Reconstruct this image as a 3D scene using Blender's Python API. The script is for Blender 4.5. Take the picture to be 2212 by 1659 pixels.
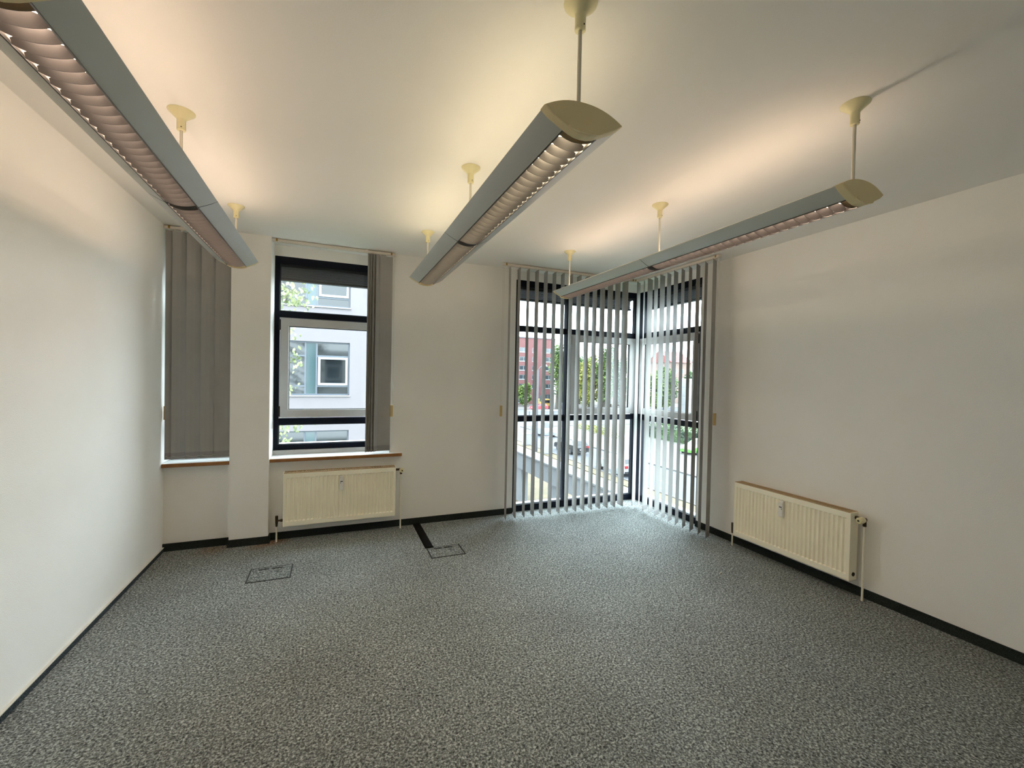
import bpy, bmesh, math, random
from mathutils import Vector, Matrix

# ------------------------------------------------------------------ scene, camera, world, exposure
sc = bpy.context.scene
for o in list(bpy.data.objects):
    bpy.data.objects.remove(o)
col = sc.collection

H, D, B, A, REAR = 2.853, 4.651, 3.706, -1.369, -1.0      # ceiling, window wall, right wall, left wall, wall behind

cam_d = bpy.data.cameras.new('camera')
cam = bpy.data.objects.new('camera', cam_d)
col.objects.link(cam)
yaw, pitch, roll, fpx = 0.392323515, -0.0160391087, 0.0209883261, 932.712
cy, sy, cp, sp = math.cos(yaw), math.sin(yaw), math.cos(pitch), math.sin(pitch)
F = Vector((sy * cp, cy * cp, sp))
R0 = Vector((cy, -sy, 0))
U0 = R0.cross(F)
c_, s_ = math.cos(roll), math.sin(roll)
RV, UV = R0 * c_ + U0 * s_, -R0 * s_ + U0 * c_
m3 = Matrix((RV, UV, -F)).transposed()
cam.matrix_world = Matrix.Translation((0, 0, 1.6)) @ m3.to_4x4()
cam_d.sensor_fit = 'HORIZONTAL'
cam_d.sensor_width = 36.0
cam_d.lens = fpx / 2212 * 36.0
cam_d.clip_start, cam_d.clip_end = 0.02, 600
sc.camera = cam

SKY = 7.1
world = bpy.data.worlds.new('overcast_sky')
sc.world = world
world.use_nodes = True
bg = world.node_tree.nodes['Background']
bg.inputs[0].default_value = (0.81, 0.905, 1.0, 1)
bg.inputs[1].default_value = SKY

TUBE, STRIP_DOWN = 12.3, 9.0
TUBE_COL = [(1.0, 0.74, 0.54), (1.0, 0.82, 0.53), (1.0, 0.75, 0.55)]

vs = sc.view_settings
vs.view_transform = 'Standard'
vs.look = 'None'
vs.gamma = 1.0
vs.use_curve_mapping = False
vs.exposure = 1.34
sc.cycles.max_bounces = 14
sc.cycles.diffuse_bounces = 9

# ------------------------------------------------------------------ materials
def lin(c):
    return tuple(((v / 255) / 12.92 if v / 255 <= 0.04045 else ((v / 255 + 0.055) / 1.055) ** 2.4) for v in c)

def mat(name, rgb, rough=0.6, metal=0.0, var=0.06, scale=8.0, bump=0.0, bscale=60.0, spec=0.5, trans=0.0, lin_rgb=False):
    """plain principled surface with a little procedural tone variation and fine relief"""
    m = bpy.data.materials.new(name)
    m.use_nodes = True
    nt = m.node_tree
    b = nt.nodes['Principled BSDF']
    c = rgb if lin_rgb else lin(rgb)
    tc = nt.nodes.new('ShaderNodeTexCoord')
    if var > 0:
        n = nt.nodes.new('ShaderNodeTexNoise')
        n.inputs['Scale'].default_value = scale
        n.inputs['Detail'].default_value = 4
        nt.links.new(tc.outputs['Object'], n.inputs['Vector'])
        r = nt.nodes.new('ShaderNodeValToRGB')
        r.color_ramp.elements[0].position = 0.3
        r.color_ramp.elements[1].position = 0.7
        r.color_ramp.elements[0].color = tuple(max(0, v * (1 - var)) for v in c) + (1,)
        r.color_ramp.elements[1].color = tuple(min(1, v * (1 + var)) for v in c) + (1,)
        nt.links.new(n.outputs['Fac'], r.inputs['Fac'])
        nt.links.new(r.outputs['Color'], b.inputs['Base Color'])
    else:
        b.inputs['Base Color'].default_value = c + (1,)
    b.inputs['Roughness'].default_value = rough
    b.inputs['Metallic'].default_value = metal
    b.inputs['Specular IOR Level'].default_value = spec
    if bump > 0:
        n2 = nt.nodes.new('ShaderNodeTexNoise')
        n2.inputs['Scale'].default_value = bscale
        n2.inputs['Detail'].default_value = 3
        nt.links.new(tc.outputs['Object'], n2.inputs['Vector'])
        bp = nt.nodes.new('ShaderNodeBump')
        bp.inputs['Strength'].default_value = bump
        bp.inputs['Distance'].default_value = 0.004
        nt.links.new(n2.outputs['Fac'], bp.inputs['Height'])
        nt.links.new(bp.outputs['Normal'], b.inputs['Normal'])
    if trans > 0:                                   # thin fabric: part of the light passes through
        out = nt.nodes['Material Output']
        t = nt.nodes.new('ShaderNodeBsdfTranslucent')
        t.inputs['Color'].default_value = c + (1,)
        mx = nt.nodes.new('ShaderNodeMixShader')
        mx.inputs[0].default_value = trans
        nt.links.new(b.outputs[0], mx.inputs[1])
        nt.links.new(t.outputs[0], mx.inputs[2])
        nt.links.new(mx.outputs[0], out.inputs['Surface'])
    return m

def glass_mat(name, tint=(0.93, 0.97, 0.96)):
    m = bpy.data.materials.new(name)
    m.use_nodes = True
    nt = m.node_tree
    nt.nodes.remove(nt.nodes['Principled BSDF'])
    out = nt.nodes['Material Output']
    tr = nt.nodes.new('ShaderNodeBsdfTransparent')
    tr.inputs[0].default_value = tint + (1,)
    gl = nt.nodes.new('ShaderNodeBsdfGlossy')
    gl.inputs['Roughness'].default_value = 0.0
    lw = nt.nodes.new('ShaderNodeLayerWeight')     # thin pane: reflection grows towards grazing view, same on both faces
    pw = nt.nodes.new('ShaderNodeMath')
    pw.operation = 'POWER'
    pw.inputs[1].default_value = 5.0
    nt.links.new(lw.outputs['Facing'], pw.inputs[0])
    fr = nt.nodes.new('ShaderNodeMath')
    fr.operation = 'MULTIPLY_ADD'
    fr.inputs[1].default_value, fr.inputs[2].default_value = 0.5, 0.03
    nt.links.new(pw.outputs[0], fr.inputs[0])
    mx = nt.nodes.new('ShaderNodeMixShader')
    nt.links.new(fr.outputs[0], mx.inputs[0])
    nt.links.new(tr.outputs[0], mx.inputs[1])
    nt.links.new(gl.outputs[0], mx.inputs[2])
    nt.links.new(mx.outputs[0], out.inputs['Surface'])
    return m

def carpet_mat(name, dark, mid, light, stains=(), scale=95.0):
    m = bpy.data.materials.new(name)
    m.use_nodes = True
    nt = m.node_tree
    b = nt.nodes['Principled BSDF']
    b.inputs['Roughness'].default_value = 0.95
    b.inputs['Specular IOR Level'].default_value = 0.15
    tc = nt.nodes.new('ShaderNodeTexCoord')
    n = nt.nodes.new('ShaderNodeTexNoise')
    n.inputs['Scale'].default_value = scale
    n.inputs['Detail'].default_value = 3
    n.inputs['Roughness'].default_value = 0.65
    n.inputs['Distortion'].default_value = 0.6
    nt.links.new(tc.outputs['Object'], n.inputs['Vector'])
    r = nt.nodes.new('ShaderNodeValToRGB')
    e = r.color_ramp.elements
    e[0].position, e[0].color = 0.34, dark + (1,)
    e[1].position, e[1].color = 0.68, light + (1,)
    k = e.new(0.5)
    k.color = mid + (1,)
    nt.links.new(n.outputs['Fac'], r.inputs['Fac'])
    # broad tone changes of a worn carpet
    n3 = nt.nodes.new('ShaderNodeTexNoise')
    n3.inputs['Scale'].default_value = 2.2
    n3.inputs['Detail'].default_value = 5
    nt.links.new(tc.outputs['Object'], n3.inputs['Vector'])
    mr = nt.nodes.new('ShaderNodeMapRange')
    mr.inputs[1].default_value, mr.inputs[2].default_value = 0.3, 0.7
    mr.inputs[3].default_value, mr.inputs[4].default_value = 0.9, 1.08
    nt.links.new(n3.outputs['Fac'], mr.inputs[0])
    mul = nt.nodes.new('ShaderNodeMix')
    mul.data_type = 'RGBA'
    mul.blend_type = 'MULTIPLY'
    mul.inputs[0].default_value = 1
    nt.links.new(r.outputs['Color'], mul.inputs[6])
    nt.links.new(mr.outputs[0], mul.inputs[7])
    last = mul.outputs[2]
    for (x, y, rad, amt) in stains:                 # rust brown stains in the pile
        vm = nt.nodes.new('ShaderNodeVectorMath')
        vm.operation = 'DISTANCE'
        vm.inputs[1].default_value = (x, y, 0)
        nt.links.new(tc.outputs['Object'], vm.inputs[0])
        ad = nt.nodes.new('ShaderNodeMath')
        ad.operation = 'MULTIPLY_ADD'
        ad.inputs[1].default_value = rad * 1.2
        nt.links.new(n3.outputs['Fac'], ad.inputs[0])
        nt.links.new(vm.outputs['Value'], ad.inputs[2])
        m2 = nt.nodes.new('ShaderNodeMapRange')
        m2.inputs[1].default_value, m2.inputs[2].default_value = rad * 0.8, rad * 1.9
        m2.inputs[3].default_value, m2.inputs[4].default_value = amt, 0.0
        nt.links.new(ad.outputs[0], m2.inputs[0])
        mx = nt.nodes.new('ShaderNodeMix')
        mx.data_type = 'RGBA'
        mx.blend_type = 'MULTIPLY'
        mx.inputs[7].default_value = (1.0, 0.52, 0.25, 1)
        nt.links.new(m2.outputs[0], mx.inputs[0])
        nt.links.new(last, mx.inputs[6])
        last = mx.outputs[2]
    nt.links.new(last, b.inputs['Base Color'])
    bp = nt.nodes.new('ShaderNodeBump')
    bp.inputs['Strength'].default_value = 0.5
    bp.inputs['Distance'].default_value = 0.006
    nt.links.new(n.outputs['Fac'], bp.inputs['Height'])
    nt.links.new(bp.outputs['Normal'], b.inputs['Normal'])
    return m

def emit_mat(name, rgb, strength):
    m = bpy.data.materials.new(name)
    m.use_nodes = True
    b = m.node_tree.nodes['Principled BSDF']
    b.inputs['Base Color'].default_value = (0.8, 0.8, 0.8, 1)
    b.inputs['Emission Color'].default_value = rgb + (1,)
    b.inputs['Emission Strength'].default_value = strength
    return m

def leaf_mat(name, dark, light, scale=3.0):
    m = bpy.data.materials.new(name)
    m.use_nodes = True
    nt = m.node_tree
    b = nt.nodes['Principled BSDF']
    b.inputs['Roughness'].default_value = 0.5
    tc = nt.nodes.new('ShaderNodeTexCoord')
    n = nt.nodes.new('ShaderNodeTexNoise')
    n.inputs['Scale'].default_value = scale
    n.inputs['Detail'].default_value = 5
    nt.links.new(tc.outputs['Object'], n.inputs['Vector'])
    r = nt.nodes.new('ShaderNodeValToRGB')
    r.color_ramp.elements[0].position, r.color_ramp.elements[1].position = 0.35, 0.65
    r.color_ramp.elements[0].color, r.color_ramp.elements[1].color = lin(dark) + (1,), lin(light) + (1,)
    nt.links.new(n.outputs['Fac'], r.inputs['Fac'])
    nt.links.new(r.outputs['Color'], b.inputs['Base Color'])
    t = nt.nodes.new('ShaderNodeBsdfTranslucent')
    nt.links.new(r.outputs['Color'], t.inputs['Color'])
    mx = nt.nodes.new('ShaderNodeMixShader')
    mx.inputs[0].default_value = 0.35
    nt.links.new(b.outputs[0], mx.inputs[1])
    nt.links.new(t.outputs[0], mx.inputs[2])
    nt.links.new(mx.outputs[0], nt.nodes['Material Output'].inputs['Surface'])
    return m

M = dict(
    plaster=mat('white_plaster', (238, 236, 231), 0.9, bump=0.35, bscale=190, var=0.015, scale=2),
    ceiling=mat('white_ceiling_paint', (238, 236, 231), 0.92, bump=0.2, bscale=220, var=0.01, scale=2),
    carpet=carpet_mat('grey_carpet', (0.030, 0.034, 0.032), (0.165, 0.180, 0.174), (0.52, 0.55, 0.53),
                      stains=((-0.50, 4.60, 0.13, 0.75), (-0.62, 4.53, 0.12, 0.55), (-0.98, 4.57, 0.14, 0.5))),
    skirt=carpet_mat('dark_green_carpet_edging', (0.006, 0.009, 0.008), (0.018, 0.024, 0.022), (0.05, 0.06, 0.055), scale=260),
    skirt_left=carpet_mat('blue_grey_carpet_edging', (0.012, 0.016, 0.02), (0.035, 0.043, 0.05), (0.10, 0.115, 0.125), scale=140),
    lid=carpet_mat('floor_box_carpet', (0.028, 0.032, 0.030), (0.15, 0.165, 0.16), (0.48, 0.51, 0.49)),
    frame=mat('dark_blue_window_frame', (8, 16, 30), 0.5, var=0.05, spec=0.15),
    sash=mat('grey_aluminium_sash', (186, 184, 182), 0.45, metal=0.1, var=0.03),
    seal=mat('black_rubber_seal', (18, 18, 20), 0.7, var=0.05),
    glass=glass_mat('window_glass'),
    ledge=mat('white_metal_ledge', (205, 208, 212), 0.5, var=0.03),
    outer_blind=mat('dark_grey_outer_blind', (34, 40, 50), 0.5, var=0.08),
    sill=mat('white_sill_laminate', (226, 226, 224), 0.45, var=0.02),
    wood=mat('brown_wood_edge', (140, 92, 42), 0.5, var=0.18, scale=14),
    slat=mat('grey_blind_fabric', (164, 162, 158), 0.85, var=0.03, bump=0.12, bscale=400, trans=0.07),
    hem=mat('grey_blind_hem', (146, 145, 143), 0.85, var=0.03, trans=0.05),
    rail=mat('cream_blind_rail', (214, 206, 194), 0.5, var=0.03),
    brass=mat('brass_bracket', (150, 118, 40), 0.4, metal=0.5, var=0.1),
    weight=mat('beige_cord_weight', (196, 170, 112), 0.5, var=0.08),
    cord=mat('white_cord', (214, 210, 200), 0.8, var=0.02),
    lampgrey=mat('silver_grey_lamp_housing', (188, 188, 182), 0.42, metal=0.2, var=0.02),
    lampcap=mat('beige_lamp_end_cap', (226, 208, 162), 0.6, var=0.03),
    cream=mat('cream_plastic', (222, 214, 170), 0.35, var=0.03),
    rod=mat('cream_metal_rod', (206, 200, 184), 0.35, var=0.02),
    louvre=mat('brushed_aluminium_louvre', (122, 119, 118), 0.32, metal=0.85, var=0.05, scale=30),
    seam=mat('dark_seam', (60, 60, 58), 0.6, var=0.05),
    rad=mat('cream_radiator_enamel', (248, 242, 220), 0.42, var=0.03, scale=5),
    radtop=mat('tan_radiator_grille', (176, 148, 106), 0.5, var=0.12, scale=30),
    dark=mat('dark_void', (22, 20, 18), 0.8, var=0.1),
    meter=mat('white_meter_plastic', (228, 226, 220), 0.45, var=0.02),
    pipe=mat('cream_pipe_paint', (232, 226, 208), 0.4, var=0.03),
    bronze=mat('dark_bronze_valve', (70, 58, 44), 0.45, metal=0.5, var=0.12, scale=30),
    black=mat('black_rubber', (14, 13, 12), 0.85, var=0.15, scale=40, bump=0.2, bscale=200, spec=0.1),
    slot=mat('dark_grey_slot', (16, 17, 17), 0.8, var=0.05),
    boxframe=mat('grey_floor_box_frame', (26, 30, 32), 0.7, var=0.08),
)

# ------------------------------------------------------------------ mesh helpers
class MB:
    """collects shapes; build() links them as one mesh object"""
    def __init__(self, T=None):
        self.v, self.f, self.T = [], [], T

    def add(self, vs_, fs_):
        n = len(self.v)
        self.v += [self.T(*p) if self.T else tuple(p) for p in vs_]
        self.f += [tuple(n + i for i in q) for q in fs_]
        return self

    def box(self, x0, x1, y0, y1, z0, z1):
        vs_ = [(x, y, z) for x in (x0, x1) for y in (y0, y1) for z in (z0, z1)]
        return self.add(vs_, [(0, 1, 3, 2), (4, 6, 7, 5), (0, 4, 5, 1), (2, 3, 7, 6), (0, 2, 6, 4), (1, 5, 7, 3)])

    def cbox(self, x0, x1, y0, y1, z0, z1, c=0.004):
        """box with chamfered edges"""
        xs, ys, zs = (x0, x1), (y0, y1), (z0, z1)
        vs_, idx = [], {}
        for i in (0, 1):
            for j in (0, 1):
                for k in (0, 1):
                    sx, sy_, sz = (1 - 2 * i) * c, (1 - 2 * j) * c, (1 - 2 * k) * c
                    for a_, p in enumerate(((xs[i], ys[j] + sy_, zs[k] + sz), (xs[i] + sx, ys[j], zs[k] + sz), (xs[i] + sx, ys[j] + sy_, zs[k]))):
                        idx[i, j, k, a_] = len(vs_)
                        vs_.append(p)
        g = lambda i, j, k, a_: idx[i, j, k, a_]
        fs_ = []
        for s in (0, 1):
            fs_.append((g(s, 0, 0, 0), g(s, 1, 0, 0), g(s, 1, 1, 0), g(s, 0, 1, 0)))
            fs_.append((g(0, s, 0, 1), g(1, s, 0, 1), g(1, s, 1, 1), g(0, s, 1, 1)))
            fs_.append((g(0, 0, s, 2), g(1, 0, s, 2), g(1, 1, s, 2), g(0, 1, s, 2)))
        for p in (0, 1):
            for q in (0, 1):
                fs_.append((g(p, q, 0, 0), g(p, q, 1, 0), g(p, q, 1, 1), g(p, q, 0, 1)))
                fs_.append((g(p, 0, q, 0), g(p, 1, q, 0), g(p, 1, q, 2), g(p, 0, q, 2)))
                fs_.append((g(0, p, q, 1), g(1, p, q, 1), g(1, p, q, 2), g(0, p, q, 2)))
        for i in (0, 1):
            for j in (0, 1):
                for k in (0, 1):
                    fs_.append((g(i, j, k, 0), g(i, j, k, 1), g(i, j, k, 2)))
        return self.add(vs_, fs_)

    def prism(self, prof, t0, t1, axis='y'):
        """closed profile of (a, z) pairs extruded along y (a = x) or along x (a = y) or along z (a, z = x, y)"""
        n = len(prof)
        put = {'y': lambda a_, z, t: (a_, t, z), 'x': lambda a_, z, t: (t, a_, z), 'z': lambda a_, z, t: (a_, z, t)}[axis]
        vs_ = [put(a_, z, t0) for a_, z in prof] + [put(a_, z, t1) for a_, z in prof]
        fs_ = [tuple(range(n)), tuple(range(2 * n - 1, n - 1, -1))]
        fs_ += [(i, (i + 1) % n, n + (i + 1) % n, n + i) for i in range(n)]
        return self.add(vs_, fs_)

    def tube(self, pts, r, n=8, caps=True):
        pts = [Vector(p) for p in pts]
        rs = r if isinstance(r, (list, tuple)) else [r] * len(pts)
        vs_, fs_ = [], []
        for i, p in enumerate(pts):
            d = (pts[min(i + 1, len(pts) - 1)] - pts[max(i - 1, 0)]).normalized()
            ref = Vector((0, 0, 1)) if abs(d.z) < 0.9 else Vector((1, 0, 0))
            a_ = d.cross(ref).normalized()
            b_ = d.cross(a_)
            for k in range(n):
                t = 2 * math.pi * k / n
                vs_.append(tuple(p + (a_ * math.cos(t) + b_ * math.sin(t)) * rs[i]))
        for i in range(len(pts) - 1):
            for k in range(n):
                fs_.append((i * n + k, i * n + (k + 1) % n, (i + 1) * n + (k + 1) % n, (i + 1) * n + k))
        if caps:
            fs_ += [tuple(range(n)), tuple(range((len(pts) - 1) * n, len(pts) * n))]
        return self.add(vs_, fs_)

    def lathe(self, prof, cx, cy_, n=24, axis='z', c3=0):
        """profile of (radius, height) turned about a line through (cx, cy_)"""
        vs_, fs_ = [], []
        for r, h_ in prof:
            for k in range(n):
                t = 2 * math.pi * k / n
                p, q = r * math.cos(t), r * math.sin(t)
                vs_.append({'z': (cx + p, cy_ + q, h_), 'x': (h_, cx + p, cy_ + q), 'y': (cx + p, h_, cy_ + q)}[axis])
        for i in range(len(prof) - 1):
            for k in range(n):
                fs_.append((i * n + k, i * n + (k + 1) % n, (i + 1) * n + (k + 1) % n, (i + 1) * n + k))
        fs_ += [tuple(range(n)), tuple(range((len(prof) - 1) * n, len(prof) * n))]
        return self.add(vs_, fs_)

    def shell(self, line, th, t0, t1):
        """open profile line of (x, z) with a thickness, extruded along y"""
        n = len(line)
        off = []
        for i, p in enumerate(line):
            a_, b_ = Vector(line[max(i - 1, 0)]), Vector(line[min(i + 1, n - 1)])
            d = (b_ - a_).normalized()
            off.append((p[0] - d.y * th, p[1] + d.x * th))
        return self.prism(list(line) + off[::-1], t0, t1)

    def data(self, name, smooth=False, org=(0, 0, 0)):
        me = bpy.data.meshes.new(name)
        me.from_pydata([(p[0] - org[0], p[1] - org[1], p[2] - org[2]) for p in self.v], [], self.f)
        bm = bmesh.new()
        bm.from_mesh(me)
        bmesh.ops.recalc_face_normals(bm, faces=bm.faces)
        bm.to_mesh(me)
        bm.free()
        if smooth:
            me.polygons.foreach_set('use_smooth', [True] * len(me.polygons))
            try:
                me.set_sharp_from_angle(angle=math.radians(38))
            except Exception:
                pass
        me.update()
        return me

    def build(self, name, m, parent=None, smooth=False, kind=None):
        org = ORG.get(parent.name, (0, 0, 0)) if parent else (0, 0, 0)
        me = self.data(name, smooth, org)
        me.materials.append(m)
        o = bpy.data.objects.new(name, me)
        col.objects.link(o)
        if parent:
            o.parent = parent
            ORG[o.name] = org
        if kind:
            o['kind'] = kind
        return o

ORG = {}

def tag(o, label, cat, group=None, kind=None):
    o['label'], o['category'] = label, cat
    if group:
        o['group'] = group
    if kind:
        o['kind'] = kind
    return o

def thing(name, loc, label=None, cat=None, group=None, kind=None):
    o = bpy.data.objects.new(name, None)
    o.empty_display_size = 0.1
    col.objects.link(o)
    o.location = loc
    ORG[o.name] = tuple(loc)
    if label:
        o['label'] = label
    if cat:
        o['category'] = cat
    if group:
        o['group'] = group
    if kind:
        o['kind'] = kind
    return o

def copy_tree(o, parent=None):
    c = o.copy()
    col.objects.link(c)
    if parent:
        c.parent = parent
    for ch in o.children:
        copy_tree(ch, c)
    return c

def gridwall(mb, u0, u1, z0, z1, n0, n1, openings, put):
    """wall split around rectangular openings (ua, ub, za, zb); put(u, n, z) -> xyz"""
    us = sorted({u0, u1, *[v for q in openings for v in q[:2] if u0 < v < u1]})
    zs = sorted({z0, z1, *[v for q in openings for v in q[2:] if z0 < v < z1]})
    for i in range(len(us) - 1):
        run = None
        cells = []
        for j in range(len(zs) - 1):
            uc, zc = (us[i] + us[i + 1]) / 2, (zs[j] + zs[j + 1]) / 2
            solid = not any(q[0] < uc < q[1] and q[2] < zc < q[3] for q in openings)
            if solid:
                run = (run[0], zs[j + 1]) if run else (zs[j], zs[j + 1])
            if (not solid or j == len(zs) - 2) and run:
                cells.append(run)
                run = None
        for a_, b_ in cells:
            pts = [put(u, n, z) for u in (us[i], us[i + 1]) for n in (n0, n1) for z in (a_, b_)]
            mb.add(pts, [(0, 1, 3, 2), (4, 6, 7, 5), (0, 4, 5, 1), (2, 3, 7, 6), (0, 2, 6, 4), (1, 5, 7, 3)])
    return mb

# ------------------------------------------------------------------ room shell
def struct(name, mb, m, label=None):
    o = mb.build(name, m)
    o['kind'] = 'structure'
    if label:
        o['label'] = label
    return o

T_ = 0.32
XL1 = -0.87                       # niche window / pier
XW0, XW1 = -0.545, 0.549          # second window opening
XC0 = 1.955                       # corner glazing starts on the window wall
YC0 = 3.585                       # and on the right wall
ZT = 2.748                        # window heads
SILL = 0.752
struct('floor', MB().box(A - 0.3, B + 0.08, REAR - 0.2, D + 0.08, -0.2, 0), M['carpet'], 'grey speckled carpet floor')
struct('ceiling', MB().box(A - 0.3, B + 0.3, REAR - 0.2, D + T_, H, H + 0.25), M['ceiling'], 'plain white ceiling')
wb = MB()
gridwall(wb, A, XC0, 0, H, D, D + T_, [(A, XL1, SILL, H), (XW0, XW1, SILL, H)], lambda u, n, z: (u, n, z))
wb.box(-0.86, -0.546, 4.568, D, 0, H)                                   # pier between the two windows
wb.box(A, XL1, D + 0.19, D + T_, ZT, H).box(XW0, XW1, D + 0.19, D + T_, ZT, H)   # lintels, set back
wb.box(XC0, B + T_, D + 0.045, D + T_, ZT, H)
struct('wall_back', wb, M['plaster'], 'white plaster window wall')
wr = MB().box(B, B + T_, REAR - 0.2, YC0, 0, H).box(B + 0.045, B + T_, YC0, D + 0.045, ZT, H)
struct('wall_right', wr, M['plaster'], 'white plaster right wall')
struct('wall_left', MB().box(A - 0.25, A, REAR - 0.2, D + T_, 0, H), M['plaster'], 'white plaster left wall')
struct('wall_rear', MB().box(A, B, REAR - 0.2, REAR, 0, H), M['plaster'], 'white plaster wall behind the viewer')
sk = 0.067
s1 = MB().box(A, -0.86, D - 0.012, D, 0, sk).box(-0.872, -0.534, 4.556, 4.568, 0, sk)
s1.box(-0.872, -0.86, 4.568, D - 0.012, 0, sk).box(-0.546, -0.534, 4.568, D, 0, sk).box(-0.534, XC0, D - 0.012, D, 0, sk)
struct('baseboard_back', s1, M['skirt'], 'dark green carpet skirting')
struct('baseboard_right', MB().box(B - 0.012, B, REAR, YC0, 0, sk), M['skirt'], 'dark green carpet skirting')
struct('baseboard_left', MB().box(A, A + 0.012, REAR, D - 0.012, 0, 0.036), M['skirt_left'], 'low dark carpet skirting')
struct('trim_1', MB().box(A, A + 0.014, REAR, D - 0.013, 0.036, 0.041), M['cord'], 'thin pale edge above the skirting')

# ------------------------------------------------------------------ windows
back = lambda u, n, z: (u, D + n, z)
right = lambda u, n, z: (B + n, u, z)
TR = ((2.148, 2.21), (1.075, 1.14))        # transoms

def frame_ring(mb, u0, u1, z0, z1, w, n0, n1, c=0.003):
    mb.cbox(u0, u0 + w, n0, n1, z0, z1, c).cbox(u1 - w, u1, n0, n1, z0, z1, c)
    mb.box(u0 + w - c, u1 - w + c, n0 + 0.001, n1 - 0.001, z0, z0 + w).box(u0 + w - c, u1 - w + c, n0 + 0.001, n1 - 0.001, z1 - w, z1)
    return mb

def window(name, T, u0, u1, z0, z1, n, label, mulls=(), sash_fields=(), loc=(0, 0, 0), bot=0.06, jamb=0.045, outer=True):
    """fixed frame, mullions and transoms, grey opening sashes in the middle field, panes"""
    w = thing(name, loc, label, None, None, 'structure')
    d = 0.075
    fr = MB(T)
    fr.cbox(u0, u0 + jamb, n, n + d, z0, z1).cbox(u1 - jamb, u1, n, n + d, z0, z1)
    fr.box(u0 + jamb - 0.004, u1 - jamb + 0.004, n + 0.002, n + d, z0, z0 + bot).box(u0 + jamb - 0.004, u1 - jamb + 0.004, n + 0.002, n + d, z1 - 0.075, z1)
    fr.build('frame', M['frame'], w)
    edges = [u0 + jamb] + [v for mm in mulls for v in mm] + [u1 - jamb]
    for a_, b_ in mulls:
        MB(T).cbox(a_, b_, n - 0.01, n + d, z0 + bot, z1 - 0.075).build('mullion', M['frame'], w)
    fields = [(edges[2 * i], edges[2 * i + 1]) for i in range(len(edges) // 2)]
    for i, (a_, b_) in enumerate(fields):
        for t0, t1 in TR:
            MB(T).cbox(a_ - 0.002, b_ + 0.002, n + 0.001, n + d, t0, t1).build('transom', M['frame'], w)
        zs = [(z0 + bot, TR[1][0]), (TR[1][1], TR[0][0]), (TR[0][1], z1 - 0.075)]
        for j, (q0, q1) in enumerate(zs):
            if j == 1 and i in sash_fields:
                s = frame_ring(MB(T), a_ + 0.008, b_ - 0.008, q0 + 0.01, q1 - 0.008, 0.078, n - 0.018, n + 0.05).build('sash', M['sash'], w)
                frame_ring(MB(T), a_ + 0.086, b_ - 0.086, q0 + 0.088, q1 - 0.086, 0.006, n + 0.006, n + 0.03, 0.001).build('seal', M['seal'], s)
                MB(T).box(a_ + 0.088, b_ - 0.088, n + 0.016, n + 0.022, q0 + 0.09, q1 - 0.088).build('pane', M['glass'], s)
                for zz in (q0 + 0.02, q1 - 0.13):
                    MB(T).cbox(a_ - 0.004, a_ + 0.014, n - 0.026, n - 0.008, zz, zz + 0.105).build('hinge', M['seal'], s)
            else:
                MB(T).box(a_, b_, n + 0.036, n + 0.042, q0, q1).build('pane', M['glass'], w)
                frame_ring(MB(T), a_, b_, q0, q1, 0.006, n + 0.02, n + 0.036, 0.001).build('seal', M['seal'], w)
    if outer:                                        # raised outside blind packed up behind the top panes
        ob = MB(T)
        for k in range(9):
            z = 2.555 + k * 0.0125
            ob.box(u0 + 0.03, u1 - 0.03, n + 0.115 - 0.004 * (k % 2), n + 0.185, z, z + 0.004)
        ob.box(u0 + 0.03, u1 - 0.03, n + 0.12, n + 0.18, 2.535, 2.552).box(u0 + 0.02, u1 - 0.02, n + 0.1, n + 0.2, 2.665, ZT + 0.02)
        ob.build('outer_blind', M['outer_blind'], w)
        MB(T).box(u0 - 0.02, u1 + 0.02, n + d - 0.005, n + 0.22, z0 + 0.02, z0 + 0.045).build('outer_ledge', M['ledge'], w)
    return w

window('window_1', back, A + 0.005, XL1 - 0.0, 0.822, ZT, 0.19, 'dark framed window behind the closed blind', sash_fields=(0,), loc=(-1.12, D, 0.82), bot=0.055)
window('window_2', back, XW0, XW1, 0.822, ZT, 0.19, 'dark framed window with grey sash and open blind', sash_fields=(0,), loc=(0, D, 0.82), bot=0.055)
window('window_3', back, XC0 + 0.005, B + 0.045, 0.0, ZT, 0.045, 'floor to ceiling glazing left of the glass corner', mulls=((2.66, 2.712),), sash_fields=(1,), loc=(2.8, D, 0), bot=0.075)
window('window_4', right, YC0 + 0.005, D + 0.045, 0.0, ZT, 0.045, 'floor to ceiling glazing right of the glass corner', sash_fields=(0,), loc=(B, 4.1, 0), bot=0.075, jamb=0.05)
cp_ = MB().box(B + 0.04, B + 0.125, D + 0.04, D + 0.125, 0, ZT).box(B + 0.035, B + 0.13, D - 0.085, D + 0.045, 0.0, ZT)
struct('trim_2', cp_, M['frame'], 'dark blue corner post of the glazing')
# light metal strips between sill and frame
struct('trim_3', MB().box(XW0, XW1, D + 0.17, D + 0.27, SILL + 0.03, 0.823), M['sash'], 'grey strip under the window frame')
struct('trim_4', MB().box(A, XL1, D + 0.17, D + 0.27, SILL + 0.03, 0.823), M['sash'], 'grey strip under the window frame')

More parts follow.
